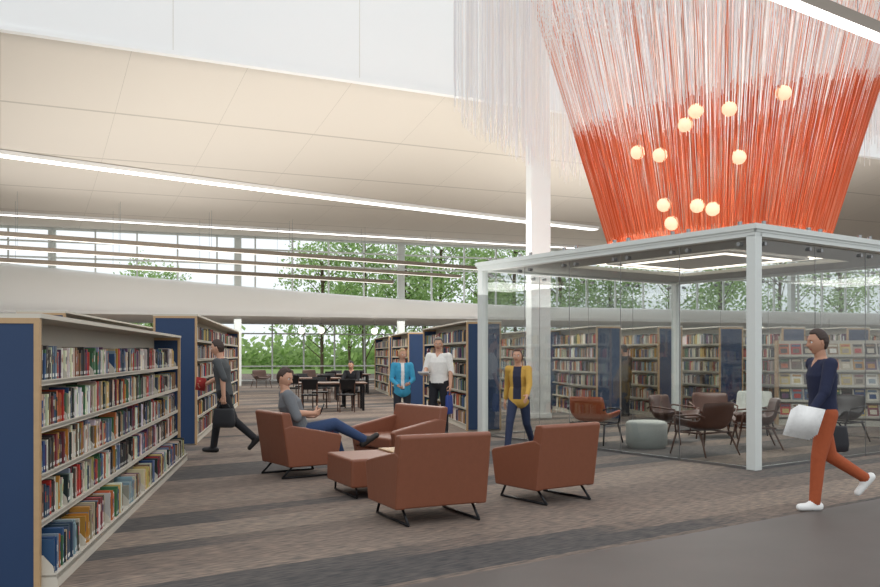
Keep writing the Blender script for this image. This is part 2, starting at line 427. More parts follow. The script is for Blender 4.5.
# round ottoman
m=MB(); R=.33
prof=[(0,0),(R-.03,0),(R-.03,.03),(R,.05),(R,.38),(R-.015,.41),(R-.05,.425),(0,.43)]
n=40; vs=[];fs=[]
for r,z in prof:
    for i in range(n): vs.append((max(r,.001)*math.cos(2*math.pi*i/n),max(r,.001)*math.sin(2*math.pi*i/n),z))
for j in range(len(prof)-1):
    for i in range(n): fs.append((j*n+i,j*n+(i+1)%n,(j+1)*n+(i+1)%n,(j+1)*n+i))
m.add(vs,fs); m.build('round_ottoman',[M_grey],smooth=True,loc=(3.35,13.95,0))

# lounge chairs
def lounge(loc,front,shell,legm,name='lounge_chair'):
    E=empty(name,loc,rz_of(front)); m=MB()
    pr=[(.33,.40),(.30,.42),(.1,.385),(-.1,.36),(-.2,.375),(-.27,.45),(-.33,.60),(-.40,.80)]
    K=12;hw=.35; vs=[];fs=[]
    for (y,z) in pr:
        back_=max(0,(z-.40)/.4)
        for i in range(K+1):
            q=-1+2*i/K; vs.append((q*hw*(1-.06*back_),y+.10*q*q*back_+.0*q, z+(.14*abs(q)**5)*(1-back_)))
    n=K+1
    for j in range(len(pr)-1):
        for i in range(K): fs.append((j*n+i,j*n+i+1,(j+1)*n+i+1,(j+1)*n+i))
    m.add(vs,fs); o=m.build('leather_shell',[shell],parent=E,smooth=True)
    o.modifiers.new('s','SOLIDIFY').thickness=.05; ss=o.modifiers.new('ss','SUBSURF'); ss.levels=1; ss.render_levels=1
    m=MB()
    for g in(-1,1):
        m.cyl((g*.30,.26,.36),(g*.36,.34,0),.019,.012,mi=0); m.cyl((g*.30,-.2,.36),(g*.36,-.36,0),.019,.012,mi=0)
        m.cyl((g*.31,.30,.34),(g*.31,-.26,.34),.014,mi=0)
        m.tube([(g*.315,.27,.33),(g*.38,.24,.58),(g*.38,-.22,.62),(g*.33,-.31,.58)],.015,mi=0)
    m.cyl((-.31,.24,.34),(.31,.24,.34),.014); m.cyl((-.31,-.2,.34),(.31,-.2,.34),.014)
    m.build('frame',[legm],parent=E,smooth=True)
lounge((3.98,12.95,0),Vector((-.5,.85)),M_leather_d,M_walnut)
lounge((4.0,14.75,0),Vector((.7,-.7)),M_leather_d,M_walnut)
lounge((4.95,15.6,0),Vector((-.1,-1)),M_leather_d,M_walnut)
lounge((5.1,13.9,0),Vector((-1,.2)),M_leather_d,M_walnut)
lounge((6.9,14.9,0),Vector((-.8,-.5)),M_dark,M_dark)
lounge((2.62,14.6,0),Vector((.6,.75)),M_leather_o,M_dark)
lounge((5.9,16.3,0),Vector((-.5,-.8)),M_grey,M_dark)

# ------------------------------------------------------------ glass pavilion
Nn=Vector((4.09,11.2,0)); Ln=Nn+a*5.75; BL=Ln+b*5.4; BR=Nn+b*5.4
E=empty('glass_pavilion',(0,0,0))
m=MB()
for p in (Nn,Ln,BL,BR):
    m.obox(p-a*.07-b*.07,a*.14,b*.14,(0,0,3.06))
m.build('columns',[M_steel],parent=E,bevel=.006)
m=MB(); ov=.1
o=Nn-a*ov-b*ov; LA=5.75+2*ov; LB=5.4+2*ov
for zz,hh in((3.04,.06),(3.13,.07)):
    e_=0 if zz>3.1 else .03
    m.obox(o+a*e_+b*e_+Vector((0,0,zz)),a*(LA-2*e_),b*.14,(0,0,hh)); m.obox(o+a*e_+b*(LB-.14-e_)+Vector((0,0,zz)),a*(LA-2*e_),b*.14,(0,0,hh))
    m.obox(o+a*e_+b*.14+Vector((0,0,zz)),a*.14,b*(LB-.28),(0,0,hh)); m.obox(o+a*(LA-.14-e_)+b*.14+Vector((0,0,zz)),a*.14,b*(LB-.28),(0,0,hh))
m.obox(o+a*.02+b*.02+Vector((0,0,3.095)),a*(LA-.04),b*.03,(0,0,.04)); m.obox(o+a*.02+b*.02+Vector((0,0,3.095)),b*(LB-.04),a*.03,(0,0,.04))
m.build('roof_beams',[M_steel],parent=E)
m=MB()
c_=Nn+a*2.875+b*2.7; tw,tl=1.75,1.55
def slab(u0,u1,v0,v1,z0,z1,mi): m.obox(c_+b*u0+a*v0+Vector((0,0,z0)),b*(u1-u0),a*(v1-v0),(0,0,z1-z0),mi)
ub,va=2.62,2.8
slab(-ub,-tl,-va,va,3.08,3.14,0); slab(tl,ub,-va,va,3.08,3.14,0); slab(-tl,tl,-va,-tw,3.08,3.14,0); slab(-tl,tl,tw,va,3.08,3.14,0)
slab(-tl,tl,-tw,tw,3.21,3.26,2)
for (x0,x1,y0,y1) in((-tl,-tl+.1,-tw,tw),(tl-.1,tl,-tw,tw),(-tl+.1,tl-.1,-tw,-tw+.1),(-tl+.1,tl-.1,tw-.1,tw)): slab(x0,x1,y0,y1,3.17,3.2,1)
slab(-tl+.45,tl-.45,-tw+.45,tw-.45,3.12,3.16,2)
for (x0,x1,y0,y1) in((-.9,-.8,-1.1,1.1),(.8,.9,-1.1,1.1),(-.8,.8,-1.1,-1.0),(-.8,.8,1.0,1.1)): slab(x0,x1,y0,y1,3.105,3.13,1)
m.build('roof_tray_light',[mat('soffit_grey','#a3a29c',.8),mat('tray_glow','#ffffff',.5,emit=2.4,ecol='#fff4e2'),M_white],parent=E)
g=MB();f=MB()
def panes(p,d,L,n,door=None):
    w_=L/n; nn=Vector((-d.y,d.x,0))
    for i in range(n):
        s=p+d*(i*w_+.012)
        q0=s+Vector((0,0,.03)); e1=d*(w_-.024); e2=Vector((0,0,2.98)); g.add([q0,q0+e1,q0+e1+e2,q0+e2],[(0,1,2,3)])
        for q in(.12,w_-.16):
            x=s+d*q; 
            f.cyl(x+Vector((0,0,2.96))-nn*.03,x+Vector((0,0,2.96))+nn*.04,.028,n=12)
            f.cyl(x+Vector((0,0,3.26)),x+Vector((0,0,3.20)),.03,n=12)
        f.obox(s-nn*.01,d*(w_-.02),nn*.03,(0,0,.035))
        f.obox(s-d*.008-nn*.004+Vector((0,0,.03)),d*.007,nn*.010,(0,0,2.98))
panes(Nn+a*.08,a,5.6,5); panes(Nn+b*.08,b,5.24,4); panes(Ln+b*.08,b,5.24,4); panes(BR+a*.08,a,5.6,5)
g.build('glass_panes',[M_glass],parent=E); f.build('fittings',[M_silver],parent=E)

# ------------------------------------------------------------ string sculpture
SC=Vector((4.68,14.6,0))
def rr(z): return 1.80+.29*(z-3.42)
m=MB()
OR=[lin(c) for c in('#e98c5e','#e57f50','#efa07a','#df7444','#f0ab8a','#d86a3c')]
LT=[lin(c) for c in('#fffaf6','#f8f4f2','#fae8de','#f0bc9e','#f0f2f6','#ffffff','#ffffff','#e89468')]
def string(ang,r0s,r1s,z0,zd,z1,wd,c0_,c1_,da=0):
    pts=[]
    for z in (z0,(z0+zd)/2,zd,z1):
        q=(z-3.42)/(9.6-3.42); rad=(rr(z)*(r0s+(r1s-r0s)*q)); an=ang+da*q
        pts.append(Vector((SC.x+rad*math.cos(an),SC.y+rad*math.sin(an),z)))
    t=Vector((-math.sin(ang),math.cos(ang),0)); rd=Vector((math.cos(ang),math.sin(ang),0))
    vs=[]
    for p in pts: vs+= [p-t*wd/2,p+t*wd/2,p+rd*wd*.6]
    for j in range(3):
        fs=[(j*3+i,j*3+(i+1)%3,(j+1)*3+(i+1)%3,(j+1)*3+i) for i in range(3)]
        m.add(vs,fs,0,c0_ if j<2 else c1_)
for layer,(n,fac) in enumerate(((1050,1.0),(380,.9))):
    for i in range(n):
        an=2*math.pi*(i+random.random()*.8)/n
        zd=5.65+.35*math.cos(an)+.25*math.sin(an)+random.uniform(-.12,.12)
        c1=random.choice(LT); c0c=random.choice(OR)
        string(an,fac,fac*random.uniform(.97,1.03),3.42+random.uniform(-.02,.05),zd,9.6,.0085,c0c,c1,random.uniform(-.05,.05))
for i in range(3000):
    an=random.random()*2*math.pi; r=random.uniform(3.0,4.45)
    x=SC.x+r*math.cos(an); y=SC.y+r*math.sin(an); z0=4.85+.85*(r-3.0)/1.4+random.uniform(-.1,.45)
    if math.sin(an)<-.25: z0+=1.0
    wd=.007; c=lin(random.choice(['#ffffff','#f4f4f6','#fbf8f4']))
    vs=[(x-wd/2,y,z0),(x+wd/2,y,z0),(x,y-wd*.7,z0),(x-wd/2,y,9.6),(x+wd/2,y,9.6),(x,y-wd*.7,9.6)]
    m.add(vs,[(0,1,4,3),(1,2,5,4),(2,0,3,5)],0,c)
m.build('hanging_string_sculpture',[M_string])
m=MB()
for R_ in(3.55,4.4,2.2):
    n=48
    for i in range(n):
        p=[(SC.x+R_*math.cos(2*math.pi*q/n),SC.y+R_*math.sin(2*math.pi*q/n),9.64) for q in(i,i+1)]; m.cyl(p[0],p[1],.03,n=6)
for i in range(8):
    an=math.pi*i/4; m.cyl((SC.x,SC.y,9.67),(SC.x+4.4*math.cos(an),SC.y+4.4*math.sin(an),9.67),.03,n=6)
m.build('sculpture_hanging_frame',[M_steel])
m=MB()
for X,Z in((3.74,5.06),(4.18,5.05),(3.62,4.89),(3.05,4.62),(3.33,4.52),(4.37,4.39),(3.44,3.8),(3.87,3.74),(4.08,3.68),(3.56,3.52),(4.92,5.25)):
    dx=X-SC.x; r=rr(Z)-.04; dy=-math.sqrt(max(.1,r*r-dx*dx))
    m.ball((X,SC.y+dy,Z),.11,20,12,0)
    m.cyl((X,SC.y+dy,Z+.1),(X+dx*.4,SC.y+dy*1.4,9.6),.004,n=5,mi=1)
m.build('globe_pendant_cluster',[M_globe,M_silver],smooth=True)

# ------------------------------------------------------------ reading tables / chairs / lamps
def rtable(loc,rz,L=1.8,W=1.0):
    E=empty('reading_table',loc,rz); m=MB(); m.box(-L/2,L/2,-W/2,W/2,.71,.75); m.build('top',[M_table],parent=E,bevel=.006)
    m=MB(); m.box(-L/2+.08,L/2-.08,-W/2+.08,W/2-.08,.64,.71)
    for x in(-1,1):
        for y in(-1,1): m.obox((x*(L/2-.1)-.03,y*(W/2-.1)-.03,0),(.06,0,0),(0,.06,0),(0,0,.66))
    m.build('legs',[M_dark],parent=E)
def chair(loc,rz,mt=M_dark):
    E=empty('reading_chair',loc,rz); m=MB(); m.box(-.22,.22,-.22,.22,.43,.47); m.prismx([(-.2,.58),(-.26,.86),(-.235,.87),(-.175,.59)],-.21,.21); m.build('seat_and_back',[mt],parent=E,bevel=.015,fixn=True)
    m=MB()
    for x in(-.19,.19): m.cyl((x,.19,.44),(x,.21,0),.014); m.tube([(x,-.2,0),(x,-.19,.45),(x,-.235,.84)],.014)
    m.build('legs',[M_walnut],parent=E)
for (x,y) in((-2.9,23.2),(-4.1,27.6),(-3.6,33.0)):
    rtable((x,y,0),RAD(9.6))
    chair((x-.5,y-.8,0),RAD(9.6)); chair((x+.45,y-.75,0),RAD(9.6+5)); chair((x-.45,y+.75,0),RAD(189.6))
    chair((x+.42,y+.98,0),RAD(189.6))
for x,y in((-8.0,38.5),(-6.6,37.6),(-5.8,38.8)): lounge((x,y,0),Vector((.5,-.8)),M_leather_d,M_walnut)
for x,y in((-6.6,41),(-5.6,40.5),(-3.2,42),(15,40),(19,42)):
    m=MB(); m.cyl((0,0,2.75),(0,0,3.22),.008,n=6,mi=1); m.ball((0,0,2.62),.16,16,10,0); m.build('pendant_lamp',[M_lamp2,M_dark],smooth=True,loc=(x,y,0))

# ------------------------------------------------------------ exterior
m=MB(); m.box(-120,140,66.5,200,-.4,-.22); m.build('ground_lawn',[M_grass])
def treemesh(seed,H,R,nl=3000):
    rnd=random.Random(seed); m=MB()
    m.tube([(0,0,-.3),(.1,0,H*.25),(0,.1,H*.5),(.1,0,H*.85)],.14,8,1)
    cl=[]
    for i in range(22):
        an=rnd.random()*6.28; z=H*rnd.uniform(.28,.97); rad=R*math.sqrt(rnd.random())*(1-.6*abs(z/H-.5))
        c=Vector((rad*math.cos(an),rad*math.sin(an),z)); cl.append(c)
        m.cyl((0,0,max(.8,z-rad*.7-.4)),tuple(c),.05,.02,n=5,mi=1)
    for i in range(nl):
        c=rnd.choice(cl); p=c+Vector((rnd.gauss(0,1),rnd.gauss(0,1),rnd.gauss(0,.8)))*R*.21
        u=Vector((rnd.gauss(0,1),rnd.gauss(0,1),rnd.gauss(0,1))).normalized(); w_=u.orthogonal().normalized(); s=rnd.uniform(.1,.2)
        g_=rnd.random(); col=(.24+.28*g_,.38+.32*g_,.14+.16*g_)
        m.add([p-u*s,p+w_*s*.6,p+u*s,p-w_*s*.6],[(0,1,2,3)],0,col)
    o=m.build('tree',[M_leaf,M_bark]); return o
T=[treemesh(1,11,3.6),treemesh(2,9,3.2),treemesh(3,12.5,4.2)]
def px(p,Y): return (p-440)/860*Y
spots=[(322,72,0),(365,74,2),(405,71,1),(440,75,2),(480,72,0),(515,76,2),(560,74,0),(610,76,1),(670,74,2),(720,72,0),(780,76,2),(840,74,0),(900,76,2),(152,72,0),(118,84,1),(350,90,1),(425,92,0),(490,92,1),(12,88,1)]
used=set()
for (p,Y,k) in spots:
    if k in used: o=bpy.data.objects.new('tree',T[k].data); scene.collection.objects.link(o)
    else: o=T[k]; used.add(k)
    o.location=(px(p,Y),Y,-.2); o.rotation_euler=(0,0,random.random()*6); s=random.uniform(.95,1.18)*(.85 if p<260 else 1); o.scale=(s,s,s)
m=MB(); rnd=random.Random(9)
for i in range(9000):
    x=rnd.uniform(-45,55); p=Vector((x,rnd.uniform(98,106),-.2+abs(rnd.gauss(0,1.6)))); u=Vector((rnd.gauss(0,1),rnd.gauss(0,1),rnd.gauss(0,1))).normalized(); w_=u.orthogonal().normalized(); s=rnd.uniform(.3,.6); g_=rnd.random()
    m.add([p-u*s,p+w_*s*.7,p+u*s,p-w_*s*.7],[(0,1,2,3)],0,(.25+.25*g_,.38+.3*g_,.14+.12*g_))
m.build('hedge',[M_leaf])

# ------------------------------------------------------------ people
def capsule(p0,p1,r0,r1,n=16,sx=1,clamp=None):
    p0=Vector(p0);p1=Vector(p1);d=(p1-p0); L=d.length; d.normalize(); u=d.orthogonal().normalized();w_=d.cross(u)
    rings=[]
    for j in range(5): t=math.pi/2*(j/4); rings.append((p0-d*r0*math.cos(t),max(r0*math.sin(t),.0005)))
    for j in range(1,5): q=j/5; rings.append((p0.lerp(p1,q),r0+(r1-r0)*q))
    for j in range(5): t=math.pi/2*(j/4); rings.append((p1+d*r1*math.sin(t),max(r1*math.cos(t),.0005)))
    vs=[];fs=[]
    for c,r in rings:
        for i in range(n):
            an=2*math.pi*i/n; vs.append(c+u*math.cos(an)*r+w_*math.sin(an)*r)
    if clamp:
        cp_,cn_,cm=clamp
        for i,v in enumerate(vs):
            h=(v-cp_).dot(cn_)
            if h<cm: vs[i]=v+cn_*(cm-h)
    for j in range(len(rings)-1):
        for i in range(n): fs.append((j*n+i,j*n+(i+1)%n,(j+1)*n+(i+1)%n,(j+1)*n+i))
    fs.append(tuple(range(n-1,-1,-1))); k=(len(rings)-1)*n; fs.append(tuple(range(k,k+n)))
    return vs,fs
def remesh(parts,vox,sm=3):
    V_=[];F_=[]
    for vs,fs in parts:
        o=len(V_); V_+= [tuple(v) for v in vs]; F_+=[tuple(o+i for i in f) for f in fs]
    me=bpy.data.meshes.new('tmp'); me.from_pydata(V_,[],F_); ob=bpy.data.objects.new('tmp',me); scene.collection.objects.link(ob)
    r=ob.modifiers.new('r','REMESH'); r.mode='VOXEL'; r.voxel_size=vox; r.use_smooth_shade=True
    if sm: s=ob.modifiers.new('s','SMOOTH'); s.iterations=sm; s.factor=.5
    dg=bpy.context.evaluated_depsgraph_get(); me2=bpy.data.meshes.new_from_object(ob.evaluated_get(dg))
    vv=np.empty(len(me2.vertices)*3); me2.vertices.foreach_get('co',vv); vv=vv.reshape(-1,3)
    ff=[tuple(p.vertices) for p in me2.polygons]
    bpy.data.objects.remove(ob,do_unlink=True); bpy.data.meshes.remove(me); bpy.data.meshes.remove(me2)
    return vv,ff
def make_hand(curl):
    P=[]
    for i in range(3):
        y=-.024+.024*i; P.append(capsule((0,y*.75,.005),(0,y,.078),.0165,.0145,12))
    P.append(capsule((0,0,-.03),(0,0,.02),.026,.024,12))
    for y,l,sp_ in((.031,.070,.10),(.0105,.078,.03),(-.0105,.072,-.04),(-.030,.056,-.13)):
        p=Vector((0,y,.085)); ang=0
        for k,(fr,r) in enumerate(((.45,.0088),(.31,.0080),(.24,.0070))):
            ang+=RAD(curl*(.6,1.,.8)[k]); d=Vector((math.sin(ang),math.sin(sp_)*math.cos(ang),math.cos(ang))); q=p+d*l*fr
            P.append(capsule(p,q,r,r*.92,10)); p=q
    p=Vector((.008,.03,.025)); d=Vector((.35,.75,.65)).normalized(); q=p+d*.042; P.append(capsule(p-d*.01,q,.014,.010,10))
    d2=Vector((.5,.25,.83)).normalized(); P.append(capsule(q,q+d2*.032,.0095,.0078,10))
    return remesh(P,.0034,1)
HANDS={'relax':make_hand(18),'grip':make_hand(62)}

def vdir(p,s,side):
    p=RAD(p);s=RAD(s); return Vector((side*math.sin(s),math.sin(p)*math.cos(s),-math.cos(p)*math.cos(s)))
def head_mesh(hairlen,female,bald=False):
    nu,nv=48,38; V_=[];F_=[]
    def surf(dx,dy,dz,off=0):
        x=dx*.074;y=dy*.094;z=dz*.118
        if dz<0: 
            k=(-dz); x*=1-.30*k**1.6; 
            if dy<0: y*=1-.35*k
            else: y*=1-.02*k
        if dy>.2:
            g=lambda cx,cz,sx,sz: math.exp(-((x-cx)/sx)**2-((z-cz)/sz)**2)
            y+=.024*g(0,-.022,.011,.014)+.012*g(0,.0,.008,.022)
            y-=.010*(g(.031,.008,.015,.012)+g(-.031,.008,.015,.012))
            y+=.005*g(0,.032,.05,.012)+.006*g(0,-.058,.022,.010)-.004*g(0,-.075,.02,.007)+.008*g(0,-.095,.02,.014)
        n=Vector((dx/.074,dy/.094,dz/.118)).normalized()
        return Vector((x,y,z))+n*off
    for j in range(nv+1):
        t=math.pi*j/nv
        for i in range(nu):
            an=2*math.pi*i/nu; V_.append((math.sin(t)*math.cos(an),math.sin(t)*math.sin(an),math.cos(t)))
    faces=[(j*nu+i,(j+1)*nu+i,(j+1)*nu+(i+1)%nu,j*nu+(i+1)%nu) for j in range(nv) for i in range(nu)]
    mb=MB(); pts=[surf(*v) for v in V_]
    mi=[]
    for f in faces:
        c=sum((pts[i] for i in f),Vector())/4
        mi.append(1 if (abs(c.x)<.024 and -.064<c.z<-.051 and c.y>.05) else 0)
    mb.add(pts,faces,mi)
    hv=[surf(*v,off=.006+.0025*math.sin(v[0]*23+v[2]*17+v[1]*9)+.008*max(0,v[2])) for v in V_]; hf=[]
    for f in faces:
        d=sum((Vector(V_[i]) for i in f),Vector())/4
        y=d.y
        if y>.5: hl=.70
        elif y>.22: hl=.16+(y-.22)/.28*.54
        elif y>-.12: hl=.02+(.12 if abs(y-.02)<.1 else 0)
        else: hl=.0-.62*min(1,(-.12-y)/.22)
        if female: 
            if y<=.22: hl-=.35
        if bald: hl=max(hl,-.1) if y<.1 else 2
        if d.z>hl: hf.append(f)
    idx={};hv2=[];hf2=[]
    cnt={}
    for f in hf:
        for k in range(4):
            e=tuple(sorted((f[k],f[(k+1)%4]))); cnt[e]=cnt.get(e,0)+1
    bord=set(v for e,c in cnt.items() if c==1 for v in e)
    for f in hf:
        g=[]
        for i in f:
            if i not in idx: idx[i]=len(hv2); hv2.append(surf(*V_[i],off=-.003) if i in bord else hv[i])
            g.append(idx[i])
        hf2.append(tuple(g))
    mb.add(hv2,hf2,2)
    for g in(-1,1):
        mb.ball((g*.030,.0745,.009),.0115,12,8,3); mb.ball((g*.030,.0835,.009),.0048,8,6,4)
        mb.ball((g*.073,-.006,-.004),.017,10,8,0,sc=(.45,.8,1.5))
        mb.ball((g*.030,.086,.027),.015,8,6,2,sc=(1.1,.3,.22))
    if hairlen>0:
        v_,f_=capsule((0,-.055,.0),(0,-.06,-hairlen),.068,.045,16); mb.add(v_,f_,2)
        for g in(-1,1):
            v_,f_=capsule((g*.058,-.03,.02),(g*.058,-.035,-hairlen*.85),.026,.018,12); mb.add(v_,f_,2)
    return mb

def person(name,loc,front,H,pose,cols,female=False,hairlen=0,sleeve='long',coat=None,zfix=None,hands=('relax','relax'),bald=False,extra=None,bulk=1.0):
    k=H/1.75; fz=.93 if female else 1.
    B=bulk; AB=1+(B-1)*1.5
    P=Vector((0,0,.95*k)); lean=RAD(pose.get('lean',3)); T=Vector((0,math.sin(lean),math.cos(lean))); Fw=Vector((0,math.cos(lean),-math.sin(lean)))
    prims=[];parts=[]
    def cap(l,p0,p1,r0,r1,clamp=None):
        prims.append((l,Vector(p0),Vector(p1),r0,r1)); parts.append(capsule(p0,p1,r0,r1,clamp=clamp))
    J={}
    for sd,g in(('R',1),('L',-1)):
        tp,ts,sp_,ss,fp=pose['leg'+sd]
        hip=P+Vector((g*.088*k,0,-.02*k)); kn=hip+vdir(tp,ts,g)*.43*k; an=kn+vdir(sp_,ss,g)*.41*k
        cap('pants',hip,kn,.092*k*B,.066*k*B); cap('pants',kn,an+(kn-an).normalized()*.01,.064*k*B,.052*k)
        fa=RAD(fp); fd=Vector((g*.12,math.sin(fa),-math.cos(fa))).normalized(); fu=Vector((0,math.cos(fa),math.sin(fa))); fu=(fu-fd*fu.dot(fd)).normalized()
        if fu.dot(kn-an)<0: fu=-fu
        heel=an-fd*.045*k-fu*.042*k; toe=an+fd*.15*k-fu*.052*k
        cap('shoe',heel,toe,.044*k,.036*k,clamp=(an,fu,-.083*k)); cap('shoe',an-fu*.01,an+fd*.06*k-fu*.04*k,.043*k,.038*k)
        J['knee'+sd]=kn;J['ankle'+sd]=an
    sw=.178*k*fz
    for sd,g in(('R',1),('L',-1)):
        up,us,fo,fs_=pose['arm'+sd]
        sh=P+T*.455*k+Vector((g*sw,0,0)); el=sh+vdir(up,us,g)*.285*k; wr=el+vdir(fo,fs_,g)*.25*k
        cap('top',P+T*.44*k+Vector((g*sw*.5,0,0)),sh,.07*k,.062*k)
        cap('top',sh,el,.062*k*AB,.049*k*AB)
        fd=(wr-el).normalized()
        if sleeve=='long': cap('top',el,wr-fd*.03*k,.047*k,.038*k); cap('skin',wr-fd*.06*k,wr,.029*k,.027*k)
        else: cap('skin',el-vdir(up,us,g)*.06*k,wr,.044*k,.029*k)
        J['wrist'+sd]=wr; J['fdir'+sd]=fd; J['elbow'+sd]=el
    nb=P+T*.50*k; hy,hp=pose.get('head',(0,0))
    hc=nb+T*.165*k+Fw*.015*k+Vector((0,pose.get('hfwd',.01),0))
    cap('skin',nb-T*.02,hc-Vector((0,.01,.04)),.056*k,.052*k)
    tz=[-.12,-.05,.04,.13,.24,.35,.43,.48,.52]
    if female: rx=[.10,.172,.162,.132,.145,.155,.150,.10,.055]; ry=[.08,.120,.112,.098,.115,.122,.098,.07,.05]
    else: rx=[.10,.165,.160,.150,.162,.175,.168,.105,.058]; ry=[.08,.118,.115,.108,.118,.125,.102,.075,.052]
    rx=[x*k*(B if i<6 else 1) for i,x in enumerate(rx)]; ry=[x*k*(B if i<6 else 1) for i,x in enumerate(ry)]; tz=[x*k for x in tz]
    n=24; vs=[];fs=[]
    X=Vector((1,0,0))
    for t_,x_,y_ in zip(tz,rx,ry):
        for i in range(n):
            an=2*math.pi*i/n; vs.append(P+T*t_+X*x_*math.cos(an)+Fw*y_*math.sin(an))
    for j in range(len(tz)-1):
        for i in range(n): fs.append((j*n+i,j*n+(i+1)%n,(j+1)*n+(i+1)%n,(j+1)*n+i))
    fs.append(tuple(range(n-1,-1,-1))); q=(len(tz)-1)*n; fs.append(tuple(range(q,q+n)))
    parts.append((vs,fs))
    hem=-.05*k
    if coat is not None:
        hem=-.13*k
        cap('top',P+Vector((.05*k,0,-.06*k)),P+T*.1+Vector((.05*k,0,0)),.128*k,.115*k); cap('top',P+Vector((-.05*k,0,-.06*k)),P+T*.1+Vector((-.05*k,0,0)),.128*k,.115*k)
    VV,FF=remesh(parts,.0085,3)
    fc=np.array([VV[list(f)].mean(axis=0) for f in FF])
    LAB={'skin':0,'top':5,'pants':6,'shoe':7}
    rel=fc-np.array(P); t_=rel@np.array(T); yy=rel@np.array(Fw); xx=rel[:,0]
    irx=np.interp(t_,tz,rx);iry=np.interp(t_,tz,ry)
    d=(np.sqrt((xx/irx)**2+(yy/iry)**2)-1)*np.minimum(irx,iry); d=d+np.maximum(0,t_-.515*k)*3+np.maximum(0,-.1*k-t_)*3
    best=d; lab=np.where(t_>hem,5,6); lab=np.where(t_>.505*k,0,lab)
    for (l,p0,p1,r0,r1) in prims:
        A=np.array(p0);D=np.array(p1-p0); q=np.clip(((fc-A)@D)/(D@D),0,1); dd=np.linalg.norm(fc-(A+q[:,None]*D),axis=1)-(r0+(r1-r0)*q)
        m_=dd<best-.001; best=np.where(m_,dd,best); lab=np.where(m_,LAB[l],lab)
    if coat is not None:
        m_=(lab==5)&(np.abs(xx)<coat*k)&(yy>0)&(t_>-.02*k); lab=np.where(m_,8,lab)
        m_=(lab==8)&(t_<.0*k); lab=np.where(m_,6,lab)
    else:
        m_=(lab==5)&(t_<hem+.03*k)&(np.abs(xx)<.25*k)&(best>-.02); lab=np.where(m_,9,lab) if pose.get('belt') else lab
    m_=(lab==5)&(yy>0)&(np.abs(xx)<(t_-.43*k)*.6); lab=np.where(m_,0 if coat is None else 8,lab)
    mb=MB(); mb.add([tuple(v) for v in VV],FF,[int(x) for x in lab])
    hm=head_mesh(hairlen,female,bald); R=Matrix.Translation(hc)@Matrix.Rotation(RAD(hy),4,'Z')@Matrix.Rotation(RAD(hp),4,'X')@Matrix.Scale(k*(1.03 if not female else 1.0),4)
    mb.add([tuple(R@Vector(v)) for v in hm.v],hm.f,hm.mi)
    for (sd,g),hk in zip((('R',1),('L',-1)),hands):
        hv,hf=HANDS[hk]; d=J['fdir'+sd]; thumb=pose.get('thumb'+sd,Vector((0,1,0))); thumb=(thumb-d*thumb.dot(d)).normalized()
        nrm=d.cross(thumb) ; 
        if g>0: nrm=nrm if nrm.x<0 else -nrm
        else: nrm=nrm if nrm.x>0 else -nrm
        if 'palm'+sd in pose:
            if nrm.dot(pose['palm'+sd])<0: nrm=-nrm
        Mx=np.array([nrm,thumb,d]).T; pts=(hv*k*.98)@Mx.T+np.array(J['wrist'+sd]+d*.01)
        fl=np.linalg.det(Mx)<0
        mb.add([tuple(p) for p in pts],[tuple(reversed(f)) if fl else f for f in hf],0)
        J['hand'+sd]=J['wrist'+sd]+d*.09*k+nrm*.02
        J['palmn'+sd]=nrm
    if extra: extra(mb,J,P,T,k)
    va=np.array(mb.v)
    if zfix is None: dz=-va[:,2].min()
    else: dz=zfix-P.z
    mb.v=[(x_,y_,z_+dz) for x_,y_,z_ in mb.v]
    sk,hr,top,pants,shoe,inner=cols[:6]; ac=cols[6] if len(cols)>6 else '#ffffff'
    fab=lambda nm,c:mat(name+'_'+nm,c,.85,noise=.12,nscale=30,bump=.2)
    mats=[mat(name+'_skin',sk,.5),mat(name+'_lips','#a8685c',.5),mat(name+'_hair',hr,.6,noise=.3,nscale=60),mat(name+'_eye_white','#e8e6e2',.3),mat(name+'_iris','#2b1d14',.2),
          fab('top',top),fab('trousers',pants),mat(name+'_shoes',shoe,.5),fab('inner',inner),M_dark,mat(name+'_item',ac,.6,noise=.1)]
    return mb.build(name,mats,smooth=True,loc=(loc[0],loc[1],0),rz=rz_of(front))

def bag(mb,c,w_,h,d,strap_to=None):
    c=Vector(c)
    vs=[];n=20
    prof=[(0,.80),(.04,.95),(.3,1.0),(.7,.93),(.95,.88),(1,.84)]
    for t,s in prof:
        for i in range(n):
            an=2*math.pi*i/n; cx_=math.copysign(abs(math.cos(an))**.5,math.cos(an)); sy_=math.copysign(abs(math.sin(an))**.5,math.sin(an))
            vs.append(c+Vector((sy_*d/2*s,cx_*w_/2*s,-h+h*t)))
    fs=[(j*n+i,j*n+(i+1)%n,(j+1)*n+(i+1)%n,(j+1)*n+i) for j in range(len(prof)-1) for i in range(n)]
    fs.append(tuple(range(n-1,-1,-1))); q=(len(prof)-1)*n; fs.append(tuple(range(q,q+n)))
    mb.add(vs,fs,10)
    if strap_to is not None:
        s=Vector(strap_to)
        for yy in(-w_*.3,w_*.3): mb.tube([c+Vector((0,yy,-.01)),s.lerp(c,.4)+Vector((0,yy*.7,0)),s],.008,6,10)

